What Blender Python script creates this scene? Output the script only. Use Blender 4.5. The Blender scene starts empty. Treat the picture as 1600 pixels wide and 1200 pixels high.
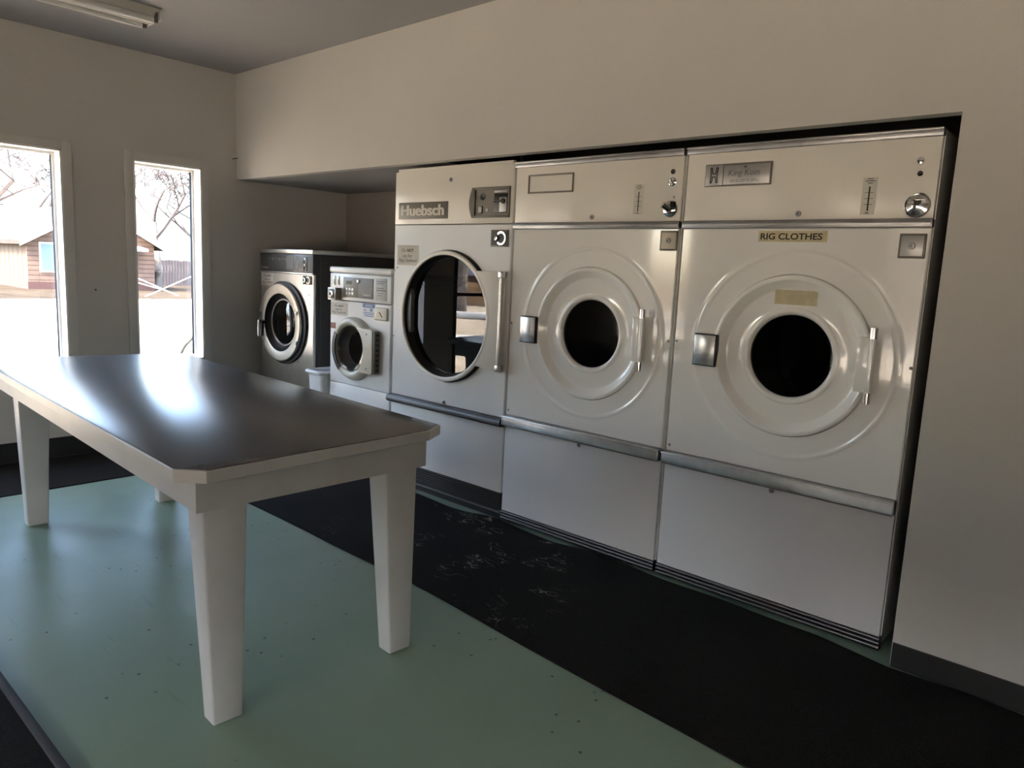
import bpy, bmesh, math, random
from mathutils import Vector, Matrix
S = bpy.context.scene
COL = S.collection
R = random.Random(7)
PI = math.pi

# ------------------------------------------------------------------ materials
def mat(name, base, rough=0.5, metal=0.0, spec=0.5, coat=0.0, noise=0.0, nscale=6.0, bump=0.0, bscale=80.0,
        emis=None, aniso=0.0):
    m = bpy.data.materials.new(name); m.use_nodes = True
    nt = m.node_tree; b = nt.nodes['Principled BSDF']
    b.inputs['Base Color'].default_value = (*base, 1)
    b.inputs['Roughness'].default_value = rough
    b.inputs['Metallic'].default_value = metal
    b.inputs['Specular IOR Level'].default_value = spec
    b.inputs['Coat Weight'].default_value = coat
    if aniso: b.inputs['Anisotropic'].default_value = aniso
    tc = nt.nodes.new('ShaderNodeTexCoord')
    if noise:
        n = nt.nodes.new('ShaderNodeTexNoise'); n.inputs['Scale'].default_value = nscale; n.inputs['Detail'].default_value = 6
        nt.links.new(tc.outputs['Object'], n.inputs['Vector'])
        r = nt.nodes.new('ShaderNodeValToRGB')
        r.color_ramp.elements[0].position = .3; r.color_ramp.elements[1].position = .7
        r.color_ramp.elements[0].color = (*[c * (1 - noise) for c in base], 1)
        r.color_ramp.elements[1].color = (*[min(1, c * (1 + noise)) for c in base], 1)
        nt.links.new(n.outputs['Fac'], r.inputs['Fac']); nt.links.new(r.outputs['Color'], b.inputs['Base Color'])
    if bump:
        n2 = nt.nodes.new('ShaderNodeTexNoise'); n2.inputs['Scale'].default_value = bscale; n2.inputs['Detail'].default_value = 4
        nt.links.new(tc.outputs['Object'], n2.inputs['Vector'])
        bp = nt.nodes.new('ShaderNodeBump'); bp.inputs['Strength'].default_value = bump; bp.inputs['Distance'].default_value = .01
        nt.links.new(n2.outputs['Fac'], bp.inputs['Height']); nt.links.new(bp.outputs['Normal'], b.inputs['Normal'])
    return m

def glass_mat(name, tint=(1, 1, 1), ior=1.5, rough=0.0):
    m = bpy.data.materials.new(name); m.use_nodes = True
    nt = m.node_tree; nt.nodes.remove(nt.nodes['Principled BSDF']); out = nt.nodes['Material Output']
    t = nt.nodes.new('ShaderNodeBsdfTransparent'); t.inputs['Color'].default_value = (*tint, 1)
    g = nt.nodes.new('ShaderNodeBsdfGlossy'); g.inputs['Roughness'].default_value = rough
    f = nt.nodes.new('ShaderNodeFresnel'); 
    ge = nt.nodes.new('ShaderNodeNewGeometry'); io = nt.nodes.new('ShaderNodeMix'); io.data_type = 'FLOAT'
    io.inputs[2].default_value = ior; io.inputs[3].default_value = 1 / ior      # same thin-pane reflection from both faces
    nt.links.new(ge.outputs['Backfacing'], io.inputs[0]); nt.links.new(io.outputs[0], f.inputs['IOR'])
    mx = nt.nodes.new('ShaderNodeMixShader')
    nt.links.new(f.outputs[0], mx.inputs[0]); nt.links.new(t.outputs[0], mx.inputs[1]); nt.links.new(g.outputs[0], mx.inputs[2])
    nt.links.new(mx.outputs[0], out.inputs['Surface'])
    return m

def ramp(nt, src, p0, c0, p1, c1):
    r = nt.nodes.new('ShaderNodeValToRGB')
    r.color_ramp.elements[0].position = p0; r.color_ramp.elements[1].position = p1
    r.color_ramp.elements[0].color = (*c0, 1); r.color_ramp.elements[1].color = (*c1, 1)
    nt.links.new(src, r.inputs['Fac']); return r.outputs['Color']

def mixc(nt, fac, a, b, mode='MIX'):
    n = nt.nodes.new('ShaderNodeMix'); n.data_type = 'RGBA'; n.blend_type = mode
    if isinstance(fac, float): n.inputs[0].default_value = fac
    else: nt.links.new(fac, n.inputs[0])
    for i, v in ((6, a), (7, b)):
        if isinstance(v, tuple): n.inputs[i].default_value = (*v, 1)
        else: nt.links.new(v, n.inputs[i])
    return n.outputs[2]

def tex(nt, kind, scale, vec=None, **kw):
    n = nt.nodes.new(kind); n.inputs['Scale'].default_value = scale
    for k, v in kw.items(): n.inputs[k].default_value = v
    if vec is not None: nt.links.new(vec, n.inputs['Vector'])
    return n

def mapping(nt, scale=(1, 1, 1), rot=(0, 0, 0)):
    tc = nt.nodes.new('ShaderNodeTexCoord'); mp = nt.nodes.new('ShaderNodeMapping')
    mp.inputs['Scale'].default_value = scale; mp.inputs['Rotation'].default_value = rot
    nt.links.new(tc.outputs['Object'], mp.inputs['Vector']); return mp.outputs[0]

def floor_mat():
    m = bpy.data.materials.new('mint_painted_floor'); m.use_nodes = True
    nt = m.node_tree; b = nt.nodes['Principled BSDF']
    v = mapping(nt)
    c = ramp(nt, tex(nt, 'ShaderNodeTexNoise', 1.3, v, Detail=5.0).outputs['Fac'], .3, (.185, .262, .198), .7, (.212, .298, .226))
    vo = tex(nt, 'ShaderNodeTexVoronoi', 8.0, v); vo.voronoi_dimensions = '2D'            # black specks of dirt
    sp = ramp(nt, vo.outputs['Distance'], .035, (1, 1, 1), .05, (0, 0, 0))
    gate = ramp(nt, tex(nt, 'ShaderNodeTexNoise', 2.3, v).outputs['Fac'], .55, (0, 0, 0), .60, (1, 1, 1))
    c = mixc(nt, mixc(nt, 1.0, sp, gate, 'MULTIPLY'), c, (.05, .05, .045))
    for rot, sc, amt in ((.5, (1.2, 14, 1), .30), (-.75, (1.0, 17, 1), .26), (1.2, (1.4, 13, 1), .22)):   # long thin scuffs
        mv = mapping(nt, sc, (0, 0, rot))
        w = tex(nt, 'ShaderNodeTexNoise', 1.6, mv, Detail=2.0)
        s = ramp(nt, w.outputs['Fac'], .715, (0, 0, 0), .73, (amt * .6, amt * .6, amt * .6))
        c = mixc(nt, s, c, (.11, .13, .11))
    st = ramp(nt, tex(nt, 'ShaderNodeTexNoise', 3.1, v, Detail=8.0).outputs['Fac'], .62, (0, 0, 0), .75, (.45, .45, .45))
    c = mixc(nt, st, c, (.24, .26, .17))
    nt.links.new(c, b.inputs['Base Color'])
    r = ramp(nt, tex(nt, 'ShaderNodeTexNoise', 2.5, v, Detail=6.0).outputs['Fac'], .3, (.34,) * 3, .7, (.48,) * 3)
    nt.links.new(r, b.inputs['Roughness'])
    bp = nt.nodes.new('ShaderNodeBump'); bp.inputs['Strength'].default_value = .12; bp.inputs['Distance'].default_value = .01
    nt.links.new(tex(nt, 'ShaderNodeTexNoise', 9.0, v).outputs['Fac'], bp.inputs['Height']); nt.links.new(bp.outputs['Normal'], b.inputs['Normal'])
    return m

def carpet_mat():
    m = bpy.data.materials.new('black_carpet'); m.use_nodes = True
    nt = m.node_tree; b = nt.nodes['Principled BSDF']; b.inputs['Roughness'].default_value = .95
    b.inputs['Specular IOR Level'].default_value = .1
    v = mapping(nt)
    c = ramp(nt, tex(nt, 'ShaderNodeTexNoise', 220.0, v, Detail=3.0).outputs['Fac'], .35, (.006, .006, .006), .75, (.022, .021, .020))
    # worn threads where the weave has broken through
    mv = mapping(nt, (1, 2.4, 1), (0, 0, -.45))
    w = tex(nt, 'ShaderNodeTexNoise', 7.5, mv, Detail=2.0, Distortion=.8)
    band = nt.nodes.new('ShaderNodeMath'); band.operation = 'SUBTRACT'; band.inputs[1].default_value = .5
    nt.links.new(w.outputs['Fac'], band.inputs[0])
    ab = nt.nodes.new('ShaderNodeMath'); ab.operation = 'ABSOLUTE'; nt.links.new(band.outputs[0], ab.inputs[0])
    line = ramp(nt, ab.outputs[0], .0, (1, 1, 1), .011, (0, 0, 0))
    g = ramp(nt, tex(nt, 'ShaderNodeTexNoise', 4.2, v, Detail=3.0).outputs['Fac'], .54, (0, 0, 0), .60, (1, 1, 1))
    # only around the traffic spot in front of the middle dryer
    tc = nt.nodes.new('ShaderNodeTexCoord'); sub = nt.nodes.new('ShaderNodeVectorMath'); sub.operation = 'DISTANCE'
    sub.inputs[1].default_value = (-2.45, -.6, 0); nt.links.new(tc.outputs['Object'], sub.inputs[0])
    near = ramp(nt, sub.outputs['Value'], .5, (1, 1, 1), .85, (0, 0, 0))
    f = mixc(nt, 1.0, mixc(nt, 1.0, line, g, 'MULTIPLY'), near, 'MULTIPLY')
    c = mixc(nt, f, c, (.34, .32, .27))
    nt.links.new(c, b.inputs['Base Color'])
    bp = nt.nodes.new('ShaderNodeBump'); bp.inputs['Strength'].default_value = .5; bp.inputs['Distance'].default_value = .004
    nt.links.new(tex(nt, 'ShaderNodeTexNoise', 300.0, v).outputs['Fac'], bp.inputs['Height']); nt.links.new(bp.outputs['Normal'], b.inputs['Normal'])
    return m

def plank_mat(name, c0, c1, scale, axis='Z', rough=.8):
    m = bpy.data.materials.new(name); m.use_nodes = True
    nt = m.node_tree; b = nt.nodes['Principled BSDF']; b.inputs['Roughness'].default_value = rough
    v = mapping(nt)
    w = nt.nodes.new('ShaderNodeTexWave'); w.bands_direction = axis; w.inputs['Scale'].default_value = scale
    w.inputs['Distortion'].default_value = .3; nt.links.new(v, w.inputs['Vector'])
    c = ramp(nt, w.outputs['Fac'], .05, tuple(x * .45 for x in c0), .25, c0)
    n = ramp(nt, tex(nt, 'ShaderNodeTexNoise', 2.0, v, Detail=6.0).outputs['Fac'], .3, (.8, .8, .8), .7, (1.25, 1.2, 1.15))
    nt.links.new(mixc(nt, 1.0, c, n, 'MULTIPLY'), b.inputs['Base Color'])
    return m

M = {}
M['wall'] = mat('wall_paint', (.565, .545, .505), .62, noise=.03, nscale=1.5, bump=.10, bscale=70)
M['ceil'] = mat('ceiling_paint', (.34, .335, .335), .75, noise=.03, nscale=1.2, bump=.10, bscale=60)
M['trimw'] = mat('white_trim_paint', (.62, .60, .565), .4, noise=.03, nscale=5)
M['jamb'] = mat('gloss_white_jamb', (.84, .83, .81), .35)
M['bouncecut'] = plank_mat('bounce_cut_brown', (.24, .17, .11), (.24, .17, .11), 1.2, 'X', .5)  # dark brown made up for the unseen walls, to cut bounce light
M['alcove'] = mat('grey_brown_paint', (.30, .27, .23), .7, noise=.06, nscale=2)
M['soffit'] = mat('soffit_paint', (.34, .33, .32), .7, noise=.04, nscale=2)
M['yard'] = mat('brown_yard_dirt', (.045, .036, .028), .95, spec=0.0, noise=.3, nscale=1.2)
M['dark'] = mat('void_shade_black', (.02, .019, .018), .9, noise=.2, nscale=5)  # near-black puts the shade of the unlit gap into the colour
M['vinyl'] = mat('black_vinyl_base', (.018, .018, .018), .45)
M['floor'] = floor_mat()
M['carpet'] = carpet_mat()
M['enamel'] = mat('white_enamel', (.93, .92, .885), .07, spec=.62, coat=.3, noise=.015, nscale=2)
M['enamel2'] = mat('bone_enamel', (.84, .81, .735), .22, spec=.5, noise=.015, nscale=2)
M['enamelg'] = mat('grey_white_enamel', (.79, .80, .80), .25, spec=.5, noise=.02, nscale=3)
M['enamelt'] = mat('tan_enamel', (.62, .575, .47), .3, spec=.5)
M['cream'] = mat('cream_plastic', (.66, .63, .53), .3, spec=.5)
M['chrome'] = mat('satin_chrome', (.62, .62, .62), .26, metal=1, noise=.08, nscale=9)
M['chromed'] = mat('dulled_chrome', (.36, .36, .36), .34, metal=1, noise=.1, nscale=9)
M['chromeb'] = mat('scuffed_chrome', (.56, .56, .56), .3, metal=1, noise=.15, nscale=14)
M['enaml'] = mat('matte_enamel_dimmed', (.66, .66, .665), .38, spec=.4, noise=.015, nscale=2)  # matte finish; weak light near the floor is put into its greyer tone
M['kick'] = mat('dark_ribbed_metal', (.16, .16, .17), .3, metal=1)
M['polish'] = mat('polished_chrome', (.8, .8, .79), .1, metal=1)
M['steel'] = mat('brushed_stainless', (.62, .595, .55), .33, metal=1, noise=.05, nscale=12, aniso=.5)
M['taupe'] = mat('taupe_plastic', (.17, .155, .125), .4)
M['taupel'] = mat('taupe_light', (.23, .21, .17), .4)
M['black'] = mat('black_plastic', (.012, .012, .012), .35)
M['rubber'] = mat('black_rubber', (.013, .012, .012), .55)
M['bumper'] = mat('dark_bumper', (.035, .033, .038), .32)
M['char'] = mat('charcoal_panel', (.06, .06, .06), .35, noise=.08, nscale=14)
M['greyp'] = mat('grey_panel', (.17, .17, .165), .35)
M['greyl'] = mat('light_grey_print', (.42, .42, .40), .5)
M['drum'] = mat('dark_drum', (.03, .03, .03), .4, metal=.6)
M['drumb'] = mat('black_drum', (.012, .012, .012), .7)
M['sidegrey'] = mat('dark_brown_paint', (.045, .04, .036), .4)
M['ink'] = mat('black_ink', (.012, .011, .01), .6)
M['inkgrey'] = mat('grey_ink', (.13, .125, .12), .6)
M['blueink'] = mat('blue_ink', (.10, .17, .34), .5)
M['paper'] = mat('sun_faded_paper', (.62, .575, .50), .75, noise=.05, nscale=20)
M['paperw'] = mat('white_label', (.66, .67, .68), .5)
M['tape'] = mat('yellowed_tape', (.60, .53, .33), .3, noise=.12, nscale=30)
M['logow'] = mat('logo_white', (.66, .64, .55), .5)
M['plate'] = mat('silver_plate', (.42, .42, .41), .38, metal=.75)
M['laminate'] = mat('slate_laminate', (.054, .058, .068), .27, spec=1.0, noise=.06, nscale=30)
M['tabw'] = mat('white_table_paint', (.56, .55, .535), .38, noise=.05, nscale=7, bump=.05, bscale=40)
M['fixture'] = mat('fixture_enamel', (.55, .54, .50), .4)
M['tube'] = mat('unlit_tube_glass', (.62, .62, .60), .2)
M['fend'] = mat('fixture_end', (.12, .12, .115), .5)
M['binw'] = mat('white_bin_plastic', (.68, .70, .72), .4)
M['glass'] = glass_mat('window_glass', (.97, .98, .98), 1.45)
M['dglass'] = glass_mat('dryer_glass', (.30, .30, .30), 1.75)
M['kglass'] = glass_mat('smoked_glass', (.25, .25, .25), 1.28)
M['bglass'] = glass_mat('bowl_glass', (.55, .55, .55), 1.5)
M['alu'] = mat('dark_aluminium', (.06, .055, .05), .4, metal=.6)
M['ground'] = mat('tan_gravel', (.45, .375, .28), .95, spec=0.0, noise=.22, nscale=.8, bump=.3, bscale=6)
M['bark'] = mat('rough_bark', (.15, .125, .105), .95, noise=.5, nscale=5, bump=1.0, bscale=7)
M['twig'] = mat('bare_twig', (.05, .040, .040), .9, noise=.2, nscale=2)
M['siding'] = plank_mat('brown_log_siding', (.115, .072, .052), (.3, .2, .13), 1.6, 'Z')
M['peach'] = plank_mat('peach_board', (.055, .037, .025), (.6, .4, .26), .5, 'X')
M['roof'] = mat('pale_shingle', (.054, .044, .042), .9, spec=0.0, noise=.12, nscale=3)
M['fascia'] = mat('white_fascia', (.8, .78, .76), .6)
M['skirt'] = mat('red_brown_skirt', (.055, .024, .02), .85)
M['paleblue'] = mat('pale_blue_board', (.10, .16, .185), .6)
M['fenceg'] = plank_mat('grey_board_fence', (.06, .048, .05), (.2, .17, .16), 2.0, 'Y')
M['fencew'] = plank_mat('orange_board_fence', (.50, .31, .16), (.5, .3, .15), 1.6, 'X')
M['logp'] = mat('whitewashed_log', (.80, .78, .72), .8, noise=.08, nscale=6)
M['rail'] = mat('white_rail', (.8, .78, .75), .6)
M['shed'] = mat('slate_roof', (.05, .06, .085), .7)
M['binding'] = mat('mat_edge_rubber', (.045, .045, .048), .75, spec=.2)
M['pipe'] = mat('weathered_pipe', (.030, .031, .025), .7, noise=.15, nscale=8)
M['rust'] = mat('faded_red_label', (.28, .10, .07), .6)

# ------------------------------------------------------------------ mesh helpers
class MB:
    def __init__(s): s.bm = bmesh.new()
    def box(s, x0, x1, y0, y1, z0, z1, bev=0.0, seg=2):
        vs = [s.bm.verts.new((x, y, z)) for x in (x0, x1) for y in (y0, y1) for z in (z0, z1)]
        fs = [(0, 1, 3, 2), (4, 6, 7, 5), (0, 4, 5, 1), (2, 3, 7, 6), (0, 2, 6, 4), (1, 5, 7, 3)]
        faces = [s.bm.faces.new([vs[i] for i in f]) for f in fs]
        if bev:
            es = list({e for f in faces for e in f.edges})
            bmesh.ops.bevel(s.bm, geom=es, offset=bev, segments=seg, affect='EDGES', profile=.5)
        return s
    def hexa(s, bot, top, bev=0.0, seg=2):      # 4 bottom, 4 top points, same winding
        b = [s.bm.verts.new(p) for p in bot]; t = [s.bm.verts.new(p) for p in top]
        faces = [s.bm.faces.new(b[::-1]), s.bm.faces.new(t)]
        n = len(b)
        for i in range(n): faces.append(s.bm.faces.new((b[i], b[(i + 1) % n], t[(i + 1) % n], t[i])))
        if bev:
            es = list({e for f in faces for e in f.edges})
            bmesh.ops.bevel(s.bm, geom=es, offset=bev, segments=seg, affect='EDGES', profile=.5)
        return s
    def tube(s, pts, r, n=10, cap=True, taper=None):
        pts = [Vector(p) for p in pts]; rings = []
        for i, p in enumerate(pts):
            d = (pts[min(i + 1, len(pts) - 1)] - pts[max(i - 1, 0)]).normalized()
            u = d.cross(Vector((0, 0, 1)))
            if u.length < .05: u = d.cross(Vector((0, 1, 0)))
            u.normalize(); w = d.cross(u)
            rr = r if taper is None else taper[i]
            rings.append([s.bm.verts.new(p + u * rr * math.cos(2 * PI * k / n) + w * rr * math.sin(2 * PI * k / n)) for k in range(n)])
        for a, b in zip(rings, rings[1:]):
            for k in range(n): s.bm.faces.new((a[k], a[(k + 1) % n], b[(k + 1) % n], b[k]))
        if cap:
            s.bm.faces.new(rings[0][::-1]); s.bm.faces.new(rings[-1])
        return s
    def lathe(s, prof, cx, cz, cy=0.0, n=72, cap_in=False):   # prof: (radius, height toward -y), outside in
        rings = []
        for r, h in prof:
            rings.append([s.bm.verts.new((cx + r * math.cos(2 * PI * k / n), cy - h, cz + r * math.sin(2 * PI * k / n))) for k in range(n)])
        for a, b in zip(rings, rings[1:]):
            for k in range(n): s.bm.faces.new((a[k], a[(k + 1) % n], b[(k + 1) % n], b[k]))
        if cap_in: s.bm.faces.new(rings[-1])
        return s
    def arc(s, cx, cz, r0, r1, a0, a1, y0, y1, n=24):         # flat ring sector between y0 and y1
        P = []
        for k in range(n + 1):
            a = a0 + (a1 - a0) * k / n
            P.append([s.bm.verts.new((cx + r * math.cos(a), y, cz + r * math.sin(a))) for r, y in ((r0, y0), (r1, y0), (r1, y1), (r0, y1))])
        for a, b in zip(P, P[1:]):
            for i in range(4): s.bm.faces.new((a[i], a[(i + 1) % 4], b[(i + 1) % 4], b[i]))
        s.bm.faces.new(P[0]); s.bm.faces.new(P[-1][::-1])
        return s
    def holed(s, x0, x1, z0, z1, cx, cz, rings, n=96, y=0.0, depth=.018):
        # rectangular sheet facing -y with round rings (radius, height) pressed in; outer edge folded back
        def rect(a):
            c, q = math.cos(a), math.sin(a)
            t = min(((x1 - cx) / c if c > 1e-9 else (x0 - cx) / c if c < -1e-9 else 1e9),
                    ((z1 - cz) / q if q > 1e-9 else (z0 - cz) / q if q < -1e-9 else 1e9))
            return cx + c * t, cz + q * t
        angs = sorted([2 * PI * k / n for k in range(n)] + [math.atan2(b - cz, a - cx) % (2 * PI) for a in (x0, x1) for b in (z0, z1)])
        loops = []
        for yy, ins in ((y + depth, 0), (y + .004, 0), (y, .004)):
            L = []
            for a in angs:
                px, pz = rect(a)
                px = min(max(px, x0 + ins), x1 - ins); pz = min(max(pz, z0 + ins), z1 - ins)
                L.append(s.bm.verts.new((px, yy, pz)))
            loops.append(L)
        for r, h in rings: loops.append([s.bm.verts.new((cx + r * math.cos(a), y - h, cz + r * math.sin(a))) for a in angs])
        N = len(angs)
        for a, b in zip(loops, loops[1:]):
            for k in range(N): s.bm.faces.new((a[k], a[(k + 1) % N], b[(k + 1) % N], b[k]))
        return s
    def prism(s, poly, y0, y1, bev=0.0):                      # poly in xz
        return s.hexa([(x, y0, z) for x, z in poly], [(x, y1, z) for x, z in poly], bev)
    def build(s, name, m, parent=None, smooth=True, loc=None):
        bmesh.ops.remove_doubles(s.bm, verts=s.bm.verts, dist=1e-6)
        bmesh.ops.recalc_face_normals(s.bm, faces=s.bm.faces)
        me = bpy.data.meshes.new(name); s.bm.to_mesh(me); s.bm.free()
        if smooth and len(me.polygons):
            me.shade_smooth(); me.set_sharp_from_angle(angle=math.radians(38))
        me.materials.append(m)
        o = bpy.data.objects.new(name, me); COL.objects.link(o)
        if parent is not None: o.parent = parent
        if loc: o.location = loc
        return o

def tag(o, label=None, cat=None, group=None, kind=None):
    if label: o['label'] = label
    if cat: o['category'] = cat
    if group: o['group'] = group
    if kind: o['kind'] = kind
    return o
def thing(name, label, cat, loc=(0, 0, 0), rz=0, group=None):
    o = bpy.data.objects.new(name, None); o.empty_display_size = .1; COL.objects.link(o)
    o.location = loc; o.rotation_euler = (0, 0, rz)
    return tag(o, label, cat, group)
def structure(o): o['kind'] = 'structure'; return o
def sempty(name, loc=(0, 0, 0)):
    o = bpy.data.objects.new(name, None); COL.objects.link(o); o.location = loc; o['kind'] = 'structure'; return o

def text(s, name, m, parent, x0, x1, z0, z1, y, bold=0.0, shear=0.0, depth=.0006, fat=0.0):
    """lettering fitted to the box x0..x1, z0..z1, facing -y at depth y"""
    cu = bpy.data.curves.new(name, 'FONT'); cu.body = s; cu.size = 1; cu.offset = bold; cu.shear = shear; cu.extrude = .01
    cu.resolution_u = 4
    t = bpy.data.objects.new(name, cu); COL.objects.link(t)
    dg = bpy.context.evaluated_depsgraph_get(); dg.update()
    me = bpy.data.meshes.new_from_object(t.evaluated_get(dg))
    bpy.data.objects.remove(t); bpy.data.curves.remove(cu)
    xs = [v.co.x for v in me.vertices]; ys = [v.co.y for v in me.vertices]
    ax, bx, ay, by = min(xs), max(xs), min(ys), max(ys)
    for v in me.vertices:
        X = x0 + (v.co.x - ax) / (bx - ax) * (x1 - x0); Z = z0 + (v.co.y - ay) / (by - ay) * (z1 - z0)
        v.co = (X, y - (depth if v.co.z > 0 else 0), Z)
    if fat:
        bm = bmesh.new(); bm.from_mesh(me); base = bm.verts[:] + bm.edges[:] + bm.faces[:]
        for n_, d_ in enumerate((-fat, -fat / 2, fat / 2, fat)):
            r = bmesh.ops.duplicate(bm, geom=base); bmesh.ops.translate(bm, verts=[v for v in r['geom'] if isinstance(v, bmesh.types.BMVert)], vec=(d_, -.00005 * (n_ + 1), 0))
        bm.to_mesh(me); bm.free()
    me.materials.clear(); me.materials.append(m); me.name = name
    o = bpy.data.objects.new(name, me); COL.objects.link(o); o.parent = parent
    return o

def cells(lo0, hi0, lo1, hi1, holes):
    us = sorted({lo0, hi0, *[h[0] for h in holes], *[h[1] for h in holes]})
    vs = sorted({lo1, hi1, *[h[2] for h in holes], *[h[3] for h in holes]})
    for a, b in zip(us, us[1:]):
        for c, d in zip(vs, vs[1:]):
            mu, mv = (a + b) / 2, (c + d) / 2
            if not any(h[0] < mu < h[1] and h[2] < mv < h[3] for h in holes): yield a, b, c, d

# ------------------------------------------------------------------ the room
XL, XR, YF, YB, ZC = -5.4, 2.6, -.07, -5.6, 2.69
TH = .15
W1 = (-1.72, -1.245, .60, 1.985); W2 = (-.815, -.34, .60, 1.985); DR = (-3.12, -2.17, 0.0, 2.08)
BW = [(-5.38, -4.70, .55, 2.05), (-2.4, -1.0, .35, 2.05), (-.7, .5, .35, 2.05), (.9, 2.3, .15, 2.05)]  # right two are unseen, added for light on the dryer wall
structure(MB().box(XL - TH, XR + TH, YB - TH, 1.1, -.12, 0).build('floor', M['floor'], smooth=False))
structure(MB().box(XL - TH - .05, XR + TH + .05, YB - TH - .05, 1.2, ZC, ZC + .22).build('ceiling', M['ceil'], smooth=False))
w = MB()
for a, b, c, d in cells(YB - TH, 1.07, 0, ZC, [W1, W2, DR]): w.box(XL - TH, XL, a, b, c, d)
structure(w.build('wall_left', M['wall'], smooth=False))
w = MB()
for a, b, c, d in cells(XL - TH, XR + TH, 0, ZC, BW): w.box(a, b, YB - TH, YB, c, d)
structure(w.build('wall_back', M['bouncecut'], smooth=False))
structure(MB().box(XR, XR + TH, YB, 1.07, 0, ZC).build('wall_right', M['bouncecut'], smooth=False))
w = MB().box(XL, XR, YF, YF + .06, 1.937, ZC).box(-.623, XR, YF, YF + .06, 0, 1.937)
structure(w.build('wall_front', M['wall'], smooth=False))
structure(MB().box(XL - 1, XR + 1, YB - 3.9, YB - TH, 2.42, 2.55).build('ceiling_sky_blocker', M['ceil'], smooth=False))  # unseen porch slab, added to block sky light from the back windows
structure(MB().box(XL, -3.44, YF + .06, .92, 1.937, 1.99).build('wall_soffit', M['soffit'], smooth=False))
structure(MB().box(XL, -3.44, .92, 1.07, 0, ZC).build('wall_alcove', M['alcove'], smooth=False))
structure(MB().box(-3.44, -.45, .95, 1.07, 0, ZC).box(-.58, -.45, YF + .06, .95, 0, ZC).box(-3.46, -3.44, YF + .06, .92, 1.99, ZC)
          .box(-3.44, -.58, YF + .06, YF + .07, 1.95, ZC).build('wall_void', M['dark'], smooth=False))
structure(MB().box(-.62, XR, YF - .006, YF, 0, .093, .002).build('baseboard_front', M['vinyl'], smooth=False))
structure(MB().box(XL, XL + .006, DR[1] + .06, .9, 0, .132, .002).box(XL, XL + .006, YB, DR[0] - .06, 0, .132, .002).build('baseboard_left', M['vinyl'], smooth=False))
structure(MB().box(XL, XR, YB, YB + .006, 0, .132, .002).build('baseboard_back', M['vinyl'], smooth=False))

def window(name, hole, side):
    """side 'L': u = y on the left wall, outside toward -x; side 'B': u = x on the back wall, outside toward -y"""
    u0, u1, z0, z1 = hole
    e = sempty(name, (XL, (u0 + u1) / 2, z0) if side == 'L' else ((u0 + u1) / 2, YB, z0))
    uc = (u0 + u1) / 2
    def bx(mb, a, b, d0, d1, c, d, bev=0):      # d = distance out of the wall's inner face (negative = into the room)
        if side == 'L': return mb.box(-d1, -d0, a - uc, b - uc, c - z0, d - z0, bev)
        return mb.box(a - uc, b - uc, -d1, -d0, c - z0, d - z0, bev)
    m = MB(); k = .056
    bx(m, u0 - k, u0, -.014, 0, z0 - k, z1 + k, .003); bx(m, u1, u1 + k, -.014, 0, z0 - k, z1 + k, .003)
    bx(m, u0, u1, -.014, 0, z1, z1 + k, .003); bx(m, u0, u1, -.014, 0, z0 - k, z0, .003)
    m.build('casing', M['trimw'], e)
    m = MB(); t = .012
    bx(m, u0, u0 + t, -.012, .13, z0, z1); bx(m, u1 - t, u1, -.012, .13, z0, z1); bx(m, u0, u1, -.012, .13, z1 - t, z1); bx(m, u0, u1, -.012, .13, z0, z0 + t)
    m.build('jamb', M['jamb'], e, smooth=False)
    m = MB(); f = .016; a, b, c, d = u0 + t, u1 - t, z0 + t, z1 - t
    bx(m, a, a + f, .10, .135, c, d, .002); bx(m, b - f, b, .10, .135, c, d, .002); bx(m, a + f, b - f, .10, .135, d - f, d, .002); bx(m, a + f, b - f, .10, .135, c, c + f, .002)
    m.build('sash', M['jamb'], e)
    bx(MB(), a + f, b - f, .116, .120, c + f, d - f).build('pane', M['glass'], e, smooth=False)
    return e
window('window_1', W1, 'L'); window('window_2', W2, 'L')
for i, h in enumerate(BW): window('window_%d' % (i + 3), h, 'B')

# glass entrance door in the left wall
d = sempty('door_1', (XL, (DR[0] + DR[1]) / 2, 0)); hw = (DR[1] - DR[0]) / 2
MB().box(-.15, .01, -hw, -hw + .05, 0, 2.08, .003).box(-.15, .01, hw - .05, hw, 0, 2.08, .003).box(-.15, .01, -hw + .05, hw - .05, 2.03, 2.08, .003).build('door_frame', M['alu'], d)
m = MB()
for s_ in (-1, 1): m.box(-.10, -.055, s_ * (hw - .08) - .028, s_ * (hw - .08) + .028, .02, 2.02, .003)
m.box(-.10, -.055, -hw + .108, hw - .108, 1.95, 2.02, .003).box(-.10, -.055, -hw + .108, hw - .108, .02, .20, .003)
m.build('door_leaf', M['alu'], d)
MB().box(-.08, -.075, -hw + .108, hw - .108, .20, 1.95).build('pane', M['glass'], d, smooth=False)
MB().box(-.05, -.02, -hw + .06, hw - .06, 1.10, 1.14, .006).build('push_bar', M['alu'], d)

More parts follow.
